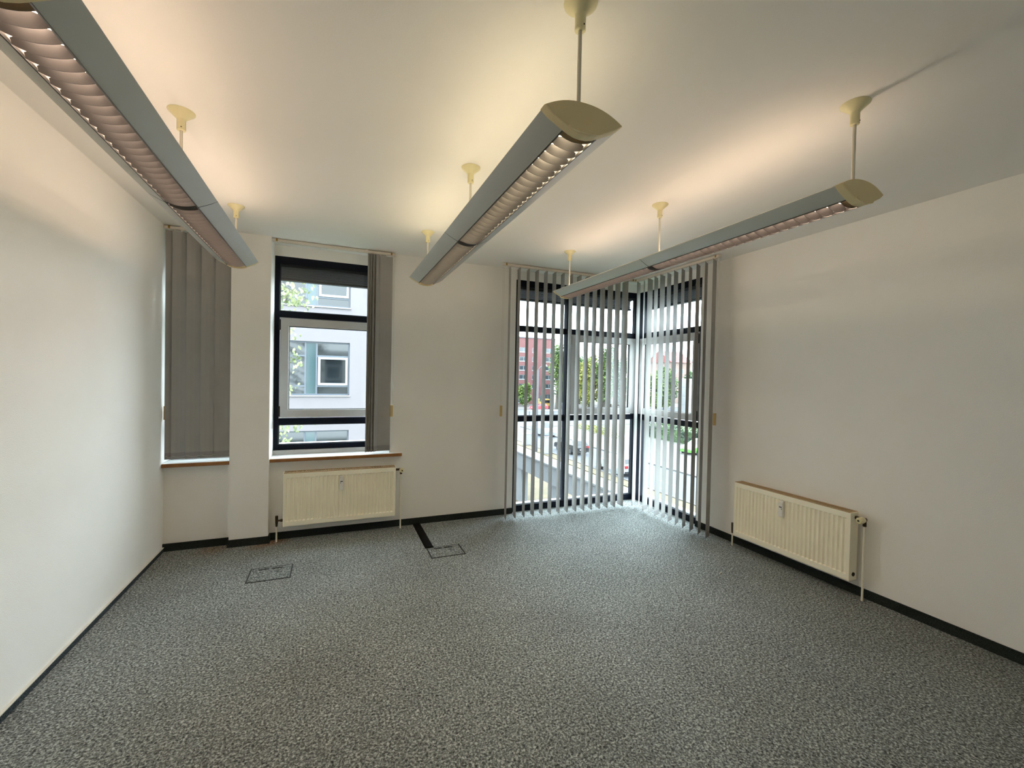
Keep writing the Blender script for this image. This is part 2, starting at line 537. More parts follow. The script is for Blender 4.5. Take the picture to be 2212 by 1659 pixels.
for nm, u0, u1, lab in (('window_sill', A + 0.003, -0.862, 'white window sill with brown wood edge left of the pier'),
                        ('window_sill', -0.544, 0.672, 'white window sill with brown wood edge above the radiator')):
    s = thing(nm, ((u0 + u1) / 2, D, SILL), lab, 'window sill', 'window sills')
    r_ = min(u1, XW1 - 0.001)
    bd = MB().box(u0, r_, D - 0.05, D + 0.19, SILL, SILL + 0.029)
    if u1 > r_:
        bd.box(r_, u1, D - 0.05, D - 0.001, SILL, SILL + 0.029)
    bd.build('board', M['sill'], s)
    MB().cbox(u0, u1, D - 0.064, D - 0.05, SILL - 0.002, SILL + 0.029, 0.003).build('front_edge', M['wood'], s)

# ------------------------------------------------------------------ radiators
def radiator(T, u0, u1, z0, z1, label, valve_u, meter_u, loc, flip):
    r = thing('radiator', loc, label, 'radiator', 'panel radiators')
    n1, n2 = 0.04, 0.132          # distance of back and front from the wall
    # front plate with pressed vertical channels
    nch = 28
    L = u1 - u0
    pitch_ = (L - 0.03) / nch
    us = [u0]
    ds = [0.0]
    for i in range(nch):
        c = u0 + 0.015 + (i + 0.5) * pitch_
        for du, dd in ((-0.45, 0), (-0.20, 1), (0.20, 1), (0.45, 0)):
            us.append(c + du * pitch_)
            ds.append(dd)
    us.append(u1)
    ds.append(0.0)
    zs = [(z0 + 0.006, 0), (z0 + 0.042, 0), (z0 + 0.05, 1), (z1 - 0.05, 1), (z1 - 0.042, 0), (z1 - 0.006, 0)]
    fp = MB(T)
    vs_ = [(u, -(n2 - 0.0115 * d_ * e_), z) for z, e_ in zs for u, d_ in zip(us, ds)]
    k = len(us)
    fs_ = [(j * k + i, j * k + i + 1, (j + 1) * k + i + 1, (j + 1) * k + i) for j in range(len(zs) - 1) for i in range(k - 1)]
    fp.add(vs_, fs_)
    fp.box(u0, u1, -(n2 - 0.0125), -(n2 - 0.03), z0 + 0.006, z1 - 0.006)
    fp.box(u0, u1, -n2, -(n2 - 0.012), z0, z0 + 0.006).box(u0, u1, -n2, -(n2 - 0.012), z1 - 0.006, z1)
    fp.build('front_panel', M['rad'], r)
    MB(T).box(u0, u1, -(n1 + 0.02), -n1, z0, z1 - 0.01).build('back_panel', M['rad'], r)
    for a_, b_ in ((u0 - 0.006, u0), (u1, u1 + 0.006)):
        MB(T).cbox(a_, b_, -(n2 + 0.001), -n1, z0 - 0.002, z1 + 0.004, 0.001).build('side_cover', M['rad'], r)
    g = MB(T)
    g.box(u0, u1, -n2, -(n2 - 0.014), z1, z1 + 0.006).box(u0, u1, -(n1 + 0.012), -n1, z1, z1 + 0.006)
    nb = 60
    for i in range(nb + 1):
        c = u0 + 0.004 + (L - 0.008) * i / nb
        g.box(c - 0.004, c + 0.004, -(n2 - 0.014), -(n1 + 0.012), z1 - 0.002, z1 + 0.005)
    g.build('top_grille', M['radtop'], r)
    MB(T).box(u0 + 0.002, u1 - 0.002, -(n2 - 0.03), -(n1 + 0.02), z1 - 0.06, z1 - 0.03).build('fins', M['dark'], r)
    # wall brackets
    for c in (u0 + 0.15, u1 - 0.15):
        MB(T).box(c - 0.015, c + 0.015, -n1, -0.001, z0 + 0.05, z1 - 0.05).build('wall_bracket', M['rad'], r)
    # thermostat valve at the upper corner, lockshield at the lower corner, pipes to the floor
    e = 1 if valve_u > (u0 + u1) / 2 else -1
    un = u1 if e > 0 else u0
    uf = u0 if e > 0 else u1
    pv, pf = un + e * 0.066, uf - e * 0.062
    nm = -(n1 + 0.035)
    zv = z1 - 0.035
    MB(T).tube([(un, nm, zv), (pv + e * 0.012, nm, zv)], 0.012, 10).tube([(pv, nm, zv + 0.012), (pv, nm, zv - 0.05)], 0.012, 10).build('valve_body', M['bronze'], r, True)
    th = MB(T)
    ring = [(0.012, 0.0), (0.021, 0.006), (0.024, 0.02), (0.024, 0.052), (0.020, 0.062), (0.011, 0.064)]
    vs_, fs_ = [], []
    nn = 18
    for (rr, hh) in ring:
        for q in range(nn):
            t = 2 * math.pi * q / nn
            r2 = rr * (0.93 if q % 2 else 1.0)
            vs_.append((pv + r2 * math.cos(t), nm - 0.012 - hh, zv + r2 * math.sin(t)))
    for i in range(len(ring) - 1):
        for q in range(nn):
            fs_.append((i * nn + q, i * nn + (q + 1) % nn, (i + 1) * nn + (q + 1) % nn, (i + 1) * nn + q))
    fs_.append(tuple(range((len(ring) - 1) * nn, len(ring) * nn)))
    th.add(vs_, fs_)
    t_ = th.build('thermostat_head', M['cream'], r)
    dk = MB(T)
    dk.add([(pv + 0.0075 * math.cos(2 * math.pi * q / 10), nm - 0.0775, zv + 0.0075 * math.sin(2 * math.pi * q / 10)) for q in range(10)]
           + [(pv + 0.0075 * math.cos(2 * math.pi * q / 10), nm - 0.075, zv + 0.0075 * math.sin(2 * math.pi * q / 10)) for q in range(10)],
           [tuple(range(10))] + [(q, (q + 1) % 10, 10 + (q + 1) % 10, 10 + q) for q in range(10)])
    dk.build('dial_mark', M['bronze'], t_)
    MB(T).tube([(pv, nm, zv - 0.045), (pv, nm, 0.0)], 0.0075, 10).build('pipe', M['pipe'], r, True)
    zl = z0 + 0.045
    lv = MB(T).tube([(uf, nm, zl), (pf, nm, zl)], 0.009, 8).tube([(uf - e * 0.012, nm, zl), (uf - e * 0.03, nm, zl)], 0.013, 6)
    lv.tube([(pf, nm, zl + 0.045), (pf, nm, zl + 0.012), (pf, nm, zl - 0.02), (pf, nm, zl - 0.055)], [0.013, 0.013, 0.012, 0.009], 10)
    lv.build('lockshield_valve', M['bronze'], r, True)
    MB(T).tube([(pf, nm, zl - 0.05), (pf, nm, 0.0)], 0.0075, 10).build('pipe', M['pipe'], r, True)
    # plug at the lower end on the valve side
    MB(T).tube([(un + e * 0.004, -(n1 + 0.045), z0 + 0.045), (un + e * 0.011, -(n1 + 0.045), z0 + 0.045)], 0.015, 12).build('blanking_plug', M['dark'], r)
    # heat cost meter
    me_ = MB(T).cbox(meter_u - 0.019, meter_u + 0.019, -(n2 + 0.026), -(n2 - 0.008), z1 - 0.185, z1 - 0.065, 0.004).build('heat_meter', M['meter'], r)
    MB(T).box(meter_u - 0.012, meter_u + 0.010, -(n2 + 0.0275), -(n2 + 0.024), z1 - 0.106, z1 - 0.098).build('display', M['dark'], me_)
    MB(T).box(meter_u - 0.013, meter_u - 0.007, -(n2 + 0.0272), -(n2 + 0.024), z1 - 0.12, z1 - 0.113).build('button', M['slot'], me_)
    MB(T).cbox(meter_u - 0.014, meter_u + 0.014, -(n2 + 0.012), -(n2 - 0.008), z1 - 0.066, z1 - 0.05, 0.002).build('clip', M['meter'], me_)
    return r

radiator(back, -0.415, 0.598, 0.155, 0.652, 'cream ribbed panel radiator under the window sill', 1.0, 0.088, (0.09, D, 0), False)
radiator(right, 1.99, 2.988, 0.13, 0.638, 'cream ribbed panel radiator on the right wall', 0.0, 2.513, (B, 2.49, 0), True)

# ------------------------------------------------------------------ floor boxes and cable cover
def floor_box(x0, x1, y0, y1, label, slots=True):
    b = thing('floor_box', ((x0 + x1) / 2, (y0 + y1) / 2, 0), label, 'floor box', 'floor boxes')
    fr = MB()
    w = 0.010
    fr.box(x0, x1, y0, y0 + w, 0, 0.0035).box(x0, x1, y1 - w, y1, 0, 0.0015).box(x0, x0 + w, y0, y1, 0, 0.003).box(x1 - w, x1, y0, y1, 0, 0.003)
    fr.build('frame', M['boxframe'], b)
    MB().cbox(x0 + w + 0.002, x1 - w - 0.002, y0 + w + 0.002, y1 - w - 0.002, -0.004, 0.0025, 0.001).build('lid', M['lid'], b)
    xm = (x0 + x1) / 2 - 0.01
    for a_, c in ((xm - 0.085, xm - 0.008), (xm + 0.012, xm + 0.09)):
        MB().cbox(a_, c, y1 - 0.052, y1 - 0.036, 0.0, 0.005, 0.001).build('cable_flap', M['slot'], b)
    return b

floor_box(-0.597, -0.288, 3.74, 4.0, 'square carpeted floor box lid in front of the pier')
floor_box(0.812, 1.124, 3.715, 3.958, 'square carpeted floor box lid touching the black cable cover')
cc = MB().prism([(0.804, 0.0), (0.812, 0.007), (0.826, 0.010), (0.862, 0.010), (0.876, 0.007), (0.884, 0.0)], 3.955, 4.637)
tag(cc.build('cable_cover', M['black']), 'flat black rubber cable cover strip on the carpet', 'cable cover')
lt = MB().tube([(2.98, 2.61, 0.004), (2.995, 2.625, 0.006), (3.02, 2.63, 0.004)], 0.0035, 6)
tag(lt.build('lint', M['cord']), 'tiny white scrap lying on the carpet near the right radiator', 'scrap')

# ------------------------------------------------------------------ vertical blinds
RAILZ = 2.822
def slat_mesh(name, z0, z1, w=0.127):
    mb = MB()
    n = 5
    pts = [(-w / 2 + w * i / (n - 1)) for i in range(n)]
    bow = [0.0035 * (1 - (2 * i / (n - 1) - 1) ** 2) for i in range(n)]
    prof = [(p, b_) for p, b_ in zip(pts, bow)] + [(p, b_ + 0.0007) for p, b_ in zip(pts[::-1], bow[::-1])]
    mb.prism(prof, z0, z1, 'z')
    return mb

def blind(label, T, ends, slats, zb, group, loc, cord_end, chain=True, along='x'):
    """T(u, n, z): u along the rail, n across it. slats: list of (u, angle from the rail, lean)"""
    b = thing('vertical_blind', loc, label, 'blind', group)
    org = Vector(loc)
    rl = MB(T).cbox(ends[0], ends[1], -0.018, 0.018, RAILZ, RAILZ + 0.024, 0.002)
    rl.box(ends[0] + 0.01, ends[1] - 0.01, -0.012, 0.012, RAILZ - 0.003, RAILZ)
    rail = rl.build('head_rail', M['rail'], b)
    for e in ends:
        s = 1 if e == ends[0] else -1
        MB(T).box(e + s * 0.03, e + s * 0.045, -0.0195, 0.0195, RAILZ + 0.002, RAILZ + 0.026).build('end_bracket', M['brass'], rail)
    nclip = max(2, int(abs(ends[1] - ends[0]) / 0.5))
    for i in range(nclip):
        u = ends[0] + (ends[1] - ends[0]) * (i + 0.5) / nclip
        MB(T).box(u - 0.012, u + 0.012, -0.015, 0.015, RAILZ + 0.02, H).build('ceiling_clip', M['rail'], rail)
    zt = RAILZ - 0.012
    base = slat_mesh('slat', zb + 0.055, zt).data('slat')
    base.materials.append(M['slat'])
    hem = slat_mesh('hem', zb, zb + 0.056, 0.1268).data('hem_weight')
    hem.materials.append(M['hem'])
    clip = MB().box(-0.006, 0.006, -0.003, 0.003, zt - 0.002, RAILZ).data('hanger')
    clip.materials.append(M['rail'])
    tips = []
    for (u, ang, lean) in slats:
        p = Vector(T(u, 0, 0))
        o = bpy.data.objects.new('slat', base)
        col.objects.link(o)
        o.parent = b
        o.location = (p.x - org.x, p.y - org.y, -org.z)
        o.rotation_euler = (0, lean, ang)
        for nm, me in (('hem_weight', hem), ('hanger', clip)):
            c = bpy.data.objects.new(nm, me)
            col.objects.link(c)
            c.parent = o
        d = Vector((math.cos(ang), math.sin(ang), 0)) * 0.055
        tips.append((p, d))
    if chain:
        ch = MB()
        for (p0, d0), (p1, d1) in zip(tips, tips[1:]):
            for s in (-1, 1):
                a_, c = p0 + d0 * s, p1 + d1 * s
                if (a_ - c).length > 0.3:
                    continue
                pts = []
                for i in range(5):
                    t = i / 4
                    q = a_.lerp(c, t)
                    pts.append((q.x, q.y, zb + 0.03 - 0.05 * 0.25 * (1 - (2 * t - 1) ** 2)))
                ch.tube(pts, 0.0011, 5, False)
        ch.build('bottom_chain', M['cord'], b, kind='stuff')
    u = cord_end
    cd = MB(T)
    for dn in (-0.008, 0.008):
        cd.tube([(u + dn, 0.0, RAILZ + 0.002), (u + dn, 0.0, 1.27)], 0.0014, 5)
    cdo = cd.build('pull_cord', M['cord'], b)
    w = MB(T)
    w.prism([(u - 0.011, -0.010), (u - 0.013, 0.0), (u - 0.011, 0.010), (u + 0.011, 0.010), (u + 0.013, 0.0), (u + 0.011, -0.010)], 1.165, 1.283, 'z')
    w.build('cord_weight', M['weight'], cdo)
    return b

rnd = random.Random(4)
YB, XR = 4.437, 3.49
# corner, window wall side: slats turned almost square to the glass
sl = []
for i in range(15):
    u = 1.786 + 0.1103 * i
    a_ = math.radians(90 - 8 + rnd.uniform(-2.5, 2.5))
    if i == 0:
        a_ = math.radians(78)
    if i == 14:
        a_ = math.radians(88)
    sl.append((u, a_, rnd.uniform(-0.0006, 0.0006)))
blind('grey vertical blind left of the glass corner, slats turned open', lambda u, n, z: (u, YB + n, z), (1.70, 3.47), sl, 0.03,
      'vertical blinds', (2.6, YB, 0.03), 1.712)
sl = []
for i in range(12):
    u = 3.222 + 0.1053 * i
    a_ = math.radians(27 + rnd.uniform(-5, 5))
    if i == 10:
        a_ = math.radians(44)
    if i == 11:
        a_ = math.radians(33)
    sl.append((u, a_, rnd.uniform(-0.0006, 0.0006)))
blind('grey vertical blind right of the glass corner, slats half open', lambda u, n, z: (XR + n, u, z), (3.165, 4.455), sl, 0.03,
      'vertical blinds', (XR, 3.8, 0.03), 3.175)
# second window: pushed aside to the right
sl = [(0.487, math.radians(5), 0)] + [(0.428 - 0.0165 * i, math.radians((46, 38, 52, 42, 36, 48)[i]), 0) for i in range(6)]
blind('grey vertical blind pushed to the right side of the middle window', lambda u, n, z: (u, 4.612 + n, z), (-0.543, 0.572), sl, 0.812,
      'vertical blinds', (0.4, 4.612, 0.81), 0.562)
# niche window: closed
sl = [(u, math.radians(a_), 0) for u, a_ in ((-1.289, 14), (-1.243, 24), (-1.140, 20), (-1.030, 18), (-0.925, 12))]
blind('closed grey vertical blind between the left wall and the pier', lambda u, n, z: (u, 4.625 + n, z), (A + 0.003, -0.863), sl, 0.818,
      'vertical blinds', (-1.1, 4.625, 0.81), A + 0.02)

# ------------------------------------------------------------------ pendant lamps
ZL = 2.455
def lamp(x, y, label, tube_rgb, share=None):
    L = thing('pendant_lamp', (x, y, ZL - 0.06), label, 'pendant lamp', 'long pendant lamps')
    j = 1.29
    wing = [(0.064, -0.043), (0.09, -0.0315), (0.12, -0.016), (0.140, -0.004), (0.1455, 0.0005), (0.140, 0.006), (0.122, 0.015), (0.104, 0.0215)]
    for y0, y1 in ((0.0, j - 0.0015), (j + 0.0015, 2.575)):
        for s in (1, -1):
            line = [(x + s * a_, ZL + z) for a_, z in wing]
            MB().shell(line if s > 0 else line[::-1], 0.0022, y + y0, y + y1).build('housing', M['lampgrey'], L, True)
        pan = [(x + a_, ZL + z) for a_, z in ((-0.064, -0.043), (-0.061, -0.022), (-0.052, -0.008), (-0.03, 0.0), (0.03, 0.0), (0.052, -0.008), (0.061, -0.022), (0.064, -0.043))]
        tr = MB().shell(pan, 0.0015, y + y0 + 0.002, y + y1 - 0.002).build('louvre_trough', M['louvre'], L, True)
        for s in (1, -1):
            MB().box(x + s * 0.0635 - 0.002, x + s * 0.0635 + 0.002, y + y0, y + y1, ZL - 0.0462, ZL - 0.041).build('louvre_edge', M['seam'] if s < 0 else M['louvre'], L)
        nb = 24
        bl = MB()
        st = [-0.0605 + 0.121 * i / 8 for i in range(9)]
        vs_, fs_ = [], []
        for a_ in st:
            t = 1 - (a_ / 0.0605) ** 2
            zt, zb_ = -0.034 + 0.014 * min(1, t * 1.8), -0.0445 - 0.0135 * t
            for (dy, zz) in ((-0.0085, zt), (0.0085, zt), (0.003, (zt + zb_) / 2), (0.0009, zb_), (-0.0009, zb_), (-0.003, (zt + zb_) / 2)):
                vs_.append((a_, dy, zz))
        for i in range(8):
            for q in range(6):
                fs_.append((i * 6 + q, i * 6 + (q + 1) % 6, (i + 1) * 6 + (q + 1) % 6, (i + 1) * 6 + q))
        fs_ += [tuple(range(6)), tuple(range(48, 54))]
        bl.add(vs_, fs_)
        me = bl.data('louvre_blade', True)
        me.materials.append(M['louvre'])
        for k in range(nb):
            o = bpy.data.objects.new('louvre_blade', me)
            col.objects.link(o)
            o.parent = tr
            o.location = (0, y0 + (k + 0.5) * (y1 - y0) / nb, 0.06)
        MB().tube([(x, y + y0 + 0.05, ZL + 0.043), (x, y + y1 - 0.05, ZL + 0.043)], 0.008, 12).build('fluorescent_tube', emit_mat('tube_light', tube_rgb, TUBE), L)
        MB().box(x - 0.044, x + 0.044, y + y0 + 0.03, y + y1 - 0.03, ZL - 0.0125, ZL - 0.0105).build('added_down_strip', emit_mat('added_strip_glow', tube_rgb, STRIP_DOWN), L)  # glowing strip added in the trough, made wide to soften downlight on walls
        for yy in (y0 + 0.03, y1 - 0.03):
            MB().box(x - 0.016, x + 0.016, y + yy - 0.02, y + yy + 0.02, ZL + 0.002, ZL + 0.05).build('tube_holder', M['meter'], L)
    # seam plate where the two units meet
    MB().prism([(x + a_, ZL + z) for a_, z in ((-0.1462, 0.0005), (-0.12, -0.0168), (-0.09, -0.0323), (-0.064, -0.0438), (0.064, -0.0438), (0.09, -0.0323), (0.12, -0.0168), (0.1462, 0.0005), (0.10, 0.018), (-0.10, 0.018))],
               y + j - 0.0018, y + j + 0.0018).build('joint_plate', M['seam'], L)
    top = [(0.1455 * math.sin(t), 0.002 + 0.040 * (1 - (abs(math.sin(t))) ** 2.2)) for t in [math.radians(-90 + 9 * i) for i in range(21)]]
    low = [(0.12, -0.017), (0.064, -0.0445), (0.045, -0.053), (0.022, -0.059), (0, -0.0605), (-0.022, -0.059), (-0.045, -0.053), (-0.064, -0.0445), (-0.12, -0.017)]
    prof = [(x + a_ * 1.012, ZL + z * 1.01) for a_, z in top + low]
    small = [(x + a_ * 0.99, ZL + z * 0.985) for a_, z in top + low]
    for ya, yb, s in ((-0.034, 0.0, 1), (2.605, 2.575, -1)):
        cap = MB()
        n = len(prof)
        yi = ya + s * 0.004
        vs_ = [(p[0], y + ya, p[1]) for p in small] + [(p[0], y + yi, p[1]) for p in prof] + [(p[0], y + yb, p[1]) for p in prof]
        fs_ = [tuple(range(n)), tuple(range(2 * n, 3 * n))]
        for a_ in (0, n):
            fs_ += [(a_ + i, a_ + (i + 1) % n, a_ + n + (i + 1) % n, a_ + n + i) for i in range(n)]
        cap.add(vs_, fs_)
        c = cap.build('end_cap', M['lampcap'], L)
        lens = [(0.062 * math.cos(t), -0.0455 + (0.017 if math.sin(t) > 0 else 0.0125) * math.sin(t)) for t in [2 * math.pi * i / 24 for i in range(24)]]
        MB().prism([(x + a_, ZL + z) for a_, z in lens], y + ya - s * 0.006, y + ya + s * 0.001).build('lens_inlay', M['lampcap'], c)
    for yr in (0.0 + 0.012, 1.262, 2.537):
        rd = MB().lathe([(0.0068, ZL + 0.0), (0.0068, H - 0.07)], x, y + yr, 12).build('suspension_rod', M['rod'], L, True)
        MB().lathe([(0.0165, H - 0.092), (0.0185, H - 0.090), (0.0185, H - 0.040), (0.021, H - 0.036), (0.040, H - 0.018), (0.056, H - 0.004), (0.057, H - 0.0005)],
                   x, y + yr, 28).build('ceiling_rose', M['cream'], rd, True)
        MB().lathe([(0.0025, y + yr - 0.0192), (0.0025, y + yr - 0.017)], x + 0.004, H - 0.08, 8, 'y').build('grub_screw', M['dark'], rd)
    return L

lamp(-0.698, 1.315, 'long silver pendant lamp along the left wall', TUBE_COL[0])
lamp(0.747, 1.262, 'long silver pendant lamp in the middle of the ceiling', TUBE_COL[1])
lamp(2.142, 1.215, 'long silver pendant lamp nearest the right wall', TUBE_COL[2])
#EXTERIOR
# ------------------------------------------------------------------ outside
ZG = -6.2
X_ = dict(
    render=mat('pale_facade_render', (89, 84, 86), 0.9, var=0.03, scale=3, bump=0.3, bscale=40),
    facade_sill=mat('white_facade_sill', (107, 107, 109), 0.5, var=0.02),
    facade_frame=mat('grey_blue_facade_frame', (52, 58, 66), 0.5, var=0.04),
    facade_sash=mat('white_facade_sash', (115, 117, 118), 0.5, var=0.02),
    teal=mat('teal_glass_panel', (30, 49, 52), 0.12, var=0.08),
    facade_glass=mat('dark_facade_glass', (14, 19, 22), 0.06, var=0.2, scale=1.2),
    brick=mat('red_brick_wall', (83, 50, 50), 0.9, var=0.22, scale=5),
    brick_glass=mat('pale_facade_glass', (44, 50, 55), 0.15, var=0.35, scale=0.6),
    asphalt=mat('grey_asphalt', (50, 52, 57), 0.9, var=0.06, scale=0.8),
    paving=mat('pink_grey_paving', (62, 57, 55), 0.9, var=0.07, scale=1.5),
    grass=mat('dry_grass_verge', (68, 58, 36), 0.95, var=0.3, scale=1.6),
    lawn=mat('green_lawn', (52, 62, 32), 0.95, var=0.25, scale=1.0),
    paint=mat('white_road_paint', (107, 107, 107), 0.8, var=0.05),
    kerb=mat('pale_kerb_stone', (66, 63, 61), 0.9, var=0.06),
    concrete=mat('pale_concrete', (82, 83, 85), 0.9, var=0.05, scale=1.0),
    coping=mat('white_concrete_coping', (76, 76, 77), 0.9, var=0.04, scale=2.0),
    bark=mat('grey_brown_bark', (47, 42, 35), 0.9, var=0.25, scale=14),
    metal=mat('grey_pole_metal', (58, 58, 62), 0.5, metal=0.2, var=0.05),
    whitep=mat('white_street_paint', (107, 107, 107), 0.5, var=0.04),
    tyre=mat('black_tyre', (10, 10, 10), 0.8, var=0.1),
    rim=mat('silver_wheel_rim', (74, 74, 77), 0.35, metal=0.5, var=0.1),
    carglass=mat('car_glass', (13, 14, 17), 0.05, var=0.1),
    red=mat('red_lens', (107, 11, 14), 0.3, var=0.05),
    amber=mat('yellow_panel', (113, 85, 22), 0.5, var=0.06),
    green_lens=mat('green_signal_lens', (22, 90, 67), 0.3, var=0.05),
    tile=mat('red_roof_tile', (85, 35, 30), 0.8, var=0.15, scale=2),
    pinkwall=mat('pink_house_render', (97, 79, 72), 0.9, var=0.05),
    letter=mat('white_sign_letters', (121, 121, 121), 0.6, var=0.02),
)
L_ = [leaf_mat('light_birch_leaves', (58, 70, 38), (138, 142, 104), 9.0), leaf_mat('mid_green_leaves', (28, 50, 24), (92, 110, 46), 0.9),
      leaf_mat('deep_green_leaves', (18, 38, 26), (66, 90, 46), 0.8), leaf_mat('yellow_green_leaves', (60, 72, 26), (132, 128, 56), 0.8)]

def gslab(name, x0, x1, y0, y1, z, m, label, depth=0.05):
    return struct(name, MB().box(x0, x1, y0, y1, z - depth, z), m, label)

gslab('ground', -60, 140, -20, 190, ZG - 0.04, X_['lawn'], 'street level ground with lawns', 0.4)
gslab('road', 21.0, 27.2, -20, 62, ZG + 0.0, X_['asphalt'], 'grey asphalt street below the glass corner')
gslab('road', -40, 120, 62, 96, ZG + 0.001, X_['asphalt'], 'wide grey street crossing in the distance')
gslab('road', 5.0, 9.2, 5, 40, ZG + 0.002, X_['asphalt'], 'asphalt yard beside the concrete ramp')
gslab('pavement', 27.3, 39.4, -20, 61, ZG + 0.06, X_['paving'], 'pale pink paved footway across the street', 0.1)
gslab('pavement', 40, 120, 96.2, 113, ZG + 0.06, X_['paving'], 'pale footway before the brick building', 0.1)
gslab('verge', 19.8, 20.85, -20, 60, ZG + 0.05, X_['grass'], 'dry yellow grass strip along the street', 0.1)
gslab('verge', 9.4, 19.7, 8, 60, ZG + 0.02, X_['grass'], 'dry yellow grass beside the concrete ramp', 0.1)
for i, (x0, x1) in enumerate(((20.86, 21.0), (27.2, 27.34))):
    gslab('kerb', x0, x1, -20, 62, ZG + 0.11, X_['kerb'], 'pale kerb stones along the street', 0.2)
for k, wd in enumerate(('nearest', 'second', 'third', 'fourth', 'farthest')):
    tag(MB().box(23.5, 23.62, 20 + 4.4 * k, 22.2 + 4.4 * k, ZG + 0.001, ZG + 0.006).build('lane_dash', X_['paint']),
        'short white lane dash on the street, %s from the room' % wd, 'road marking', 'white lane dashes on the street')

# white office building across the yard
fb = thing('office_building', (-3, 18, ZG), 'white rendered office building with ribbon windows across the yard', 'building')
YF = 18.0
ops = [(-4.3, 0.575, 0.75 + 3.39 * k, 2.79 + 3.39 * k) for k in (-2, -1, 0, 1, 2)]
fw = gridwall(MB(), -10, 4.2, ZG, 13.0, YF, YF + 0.4, ops, lambda u, n, z: (u, n, z))
fw.box(-10, 4.2, YF + 0.4, YF + 8, ZG, 13.0)
fw.build('facade', X_['render'], fb)
for k, (u0, u1, z0, z1) in enumerate(ops):
    MB().cbox(u0 - 0.04, u1 + 0.03, YF - 0.06, YF + 0.12, z0 - 0.05, z0 + 0.0, 0.01).build('sill', X_['facade_sill'], fb)
    wn = frame_ring(MB(), u0, u1, z0, z1, 0.055, YF + 0.1, YF + 0.2, 0.004).build('window', X_['facade_frame'], fb)
    zt, zb = z0 + 1.5, z0 + 0.35
    bars = MB()
    for u in (-0.99, -0.60, -2.95, -2.56):
        bars.box(u - 0.03, u + 0.03, YF + 0.11, YF + 0.19, z0 + 0.05, z1 - 0.05)
    bars.build('mullion', X_['facade_frame'], wn)
    for a_, b_ in ((-4.25, -2.98), (-2.53, -1.02), (-0.57, 0.52)):
        for zz in (zt, zb):
            MB().box(a_, b_, YF + 0.115, YF + 0.185, zz - 0.03, zz + 0.03).build('crossbar', X_['facade_frame'], wn)
        for q0, q1 in ((z0 + 0.05, zb - 0.03), (zb + 0.03, zt - 0.03), (zt + 0.03, z1 - 0.05)):
            MB().box(a_, b_, YF + 0.15, YF + 0.16, q0, q1).build('pane', X_['facade_glass'], wn)
    for a_, b_ in ((-0.96, -0.63), (-2.92, -2.59)):
        MB().box(a_, b_, YF + 0.14, YF + 0.16, z0 + 0.05, z1 - 0.05).build('panel', X_['teal'], wn)
    frame_ring(MB(), -0.55, 0.515, zb + 0.035, zt - 0.035, 0.085, YF + 0.07, YF + 0.14, 0.006).build('sash', X_['facade_sash'], wn)

# concrete ramp on posts
rp = thing('concrete_ramp', (11.1, 20, ZG), 'pale concrete ramp parapet with wide coping on posts below the window', 'ramp')
MB().cbox(10.62, 11.64, 8, 40, -3.12, -3.0, 0.02).build('coping', X_['coping'], rp)
MB().box(10.72, 11.0, 8, 40, -4.05, -3.12).build('parapet', X_['concrete'], rp)
MB().box(11.0, 11.55, 8, 40, -4.05, -3.6).build('beam', X_['concrete'], rp)
for y in (9.5, 14.5, 19.5, 24.4, 30, 36):
    MB().box(10.85, 11.3, y, y + 0.9, ZG, -4.05).build('post', X_['concrete'], rp)
# low concrete wall at the foot of the ramp
lw = MB().box(9.25, 9.4, 8, 40, ZG - 0.02, ZG + 0.14)
tag(lw.build('kerb_stone_row', X_['kerb'], None), 'pale kerb line between yard asphalt and dry grass', 'kerb')

# brick building at the crossing
bb = thing('brick_building', (50, 114, ZG), 'red brick corner building with rows of windows at the crossing', 'building')
YB2 = 114.0
cols = ((45.1, 46.9), (49.3, 51.5), (53.4, 55.0), (57.4, 59.9))
rows = [ZG + 4.6 + 2.62 * k for k in range(5)]
ops = []
for i, (a_, b_) in enumerate(cols):
    for k, z in enumerate(rows):
        ops.append((a_, b_, z + (0.9 if i == 0 else 0.0) - 0.0, z + 1.35 + (0.9 if i == 0 else 0.0)))
ops += [(49.2, 52.4, ZG + 0.4, ZG + 2.9), (44.6, 47.0, ZG + 0.4, ZG + 2.9), (57.0, 60.0, ZG + 0.2, ZG + 2.9)]
gridwall_b = gridwall(MB(), 36, 60.8, ZG, 13.0, YB2, YB2 + 0.5, ops, lambda u, n, z: (u, n, z))
gridwall_b.box(36, 60.8, YB2 + 0.5, YB2 + 14, ZG, 13.0)
gridwall_b.build('facade', X_['brick'], bb)
for (a_, b_, z0, z1) in ops:
    w_ = frame_ring(MB(), a_, b_, z0, z1, 0.14, YB2 + 0.12, YB2 + 0.25, 0.01).build('window', X_['facade_sill'], bb)
    MB().box(a_ + 0.6 * (b_ - a_), a_ + 0.6 * (b_ - a_) + 0.1, YB2 + 0.13, YB2 + 0.24, z0 + 0.1, z1 - 0.1).build('mullion', X_['facade_sill'], w_)
    MB().box(a_ + 0.1, b_ - 0.1, YB2 + 0.19, YB2 + 0.21, z0 + 0.1, z1 - 0.1).build('pane', X_['brick_glass'], w_)
    MB().box(a_ - 0.1, b_ + 0.1, YB2 - 0.08, YB2 + 0.12, z0 - 0.14, z0).build('window_ledge', X_['facade_sill'], w_)
MB().box(35.8, 61, YB2 - 0.2, YB2 + 14.2, 13.0, 13.25).build('roof_edge', X_['facade_frame'], bb)
tcv = bpy.data.curves.new('sign', 'FONT')
tcv.body = 'BAN'
tcv.size = 1.25
tcv.extrude = 0.06
tob = bpy.data.objects.new('sign_tmp', tcv)
col.objects.link(tob)
dg = bpy.context.evaluated_depsgraph_get()
tme = bpy.data.meshes.new_from_object(tob.evaluated_get(dg))
bpy.data.objects.remove(tob)
tme.materials.clear()
tme.materials.append(X_['letter'])
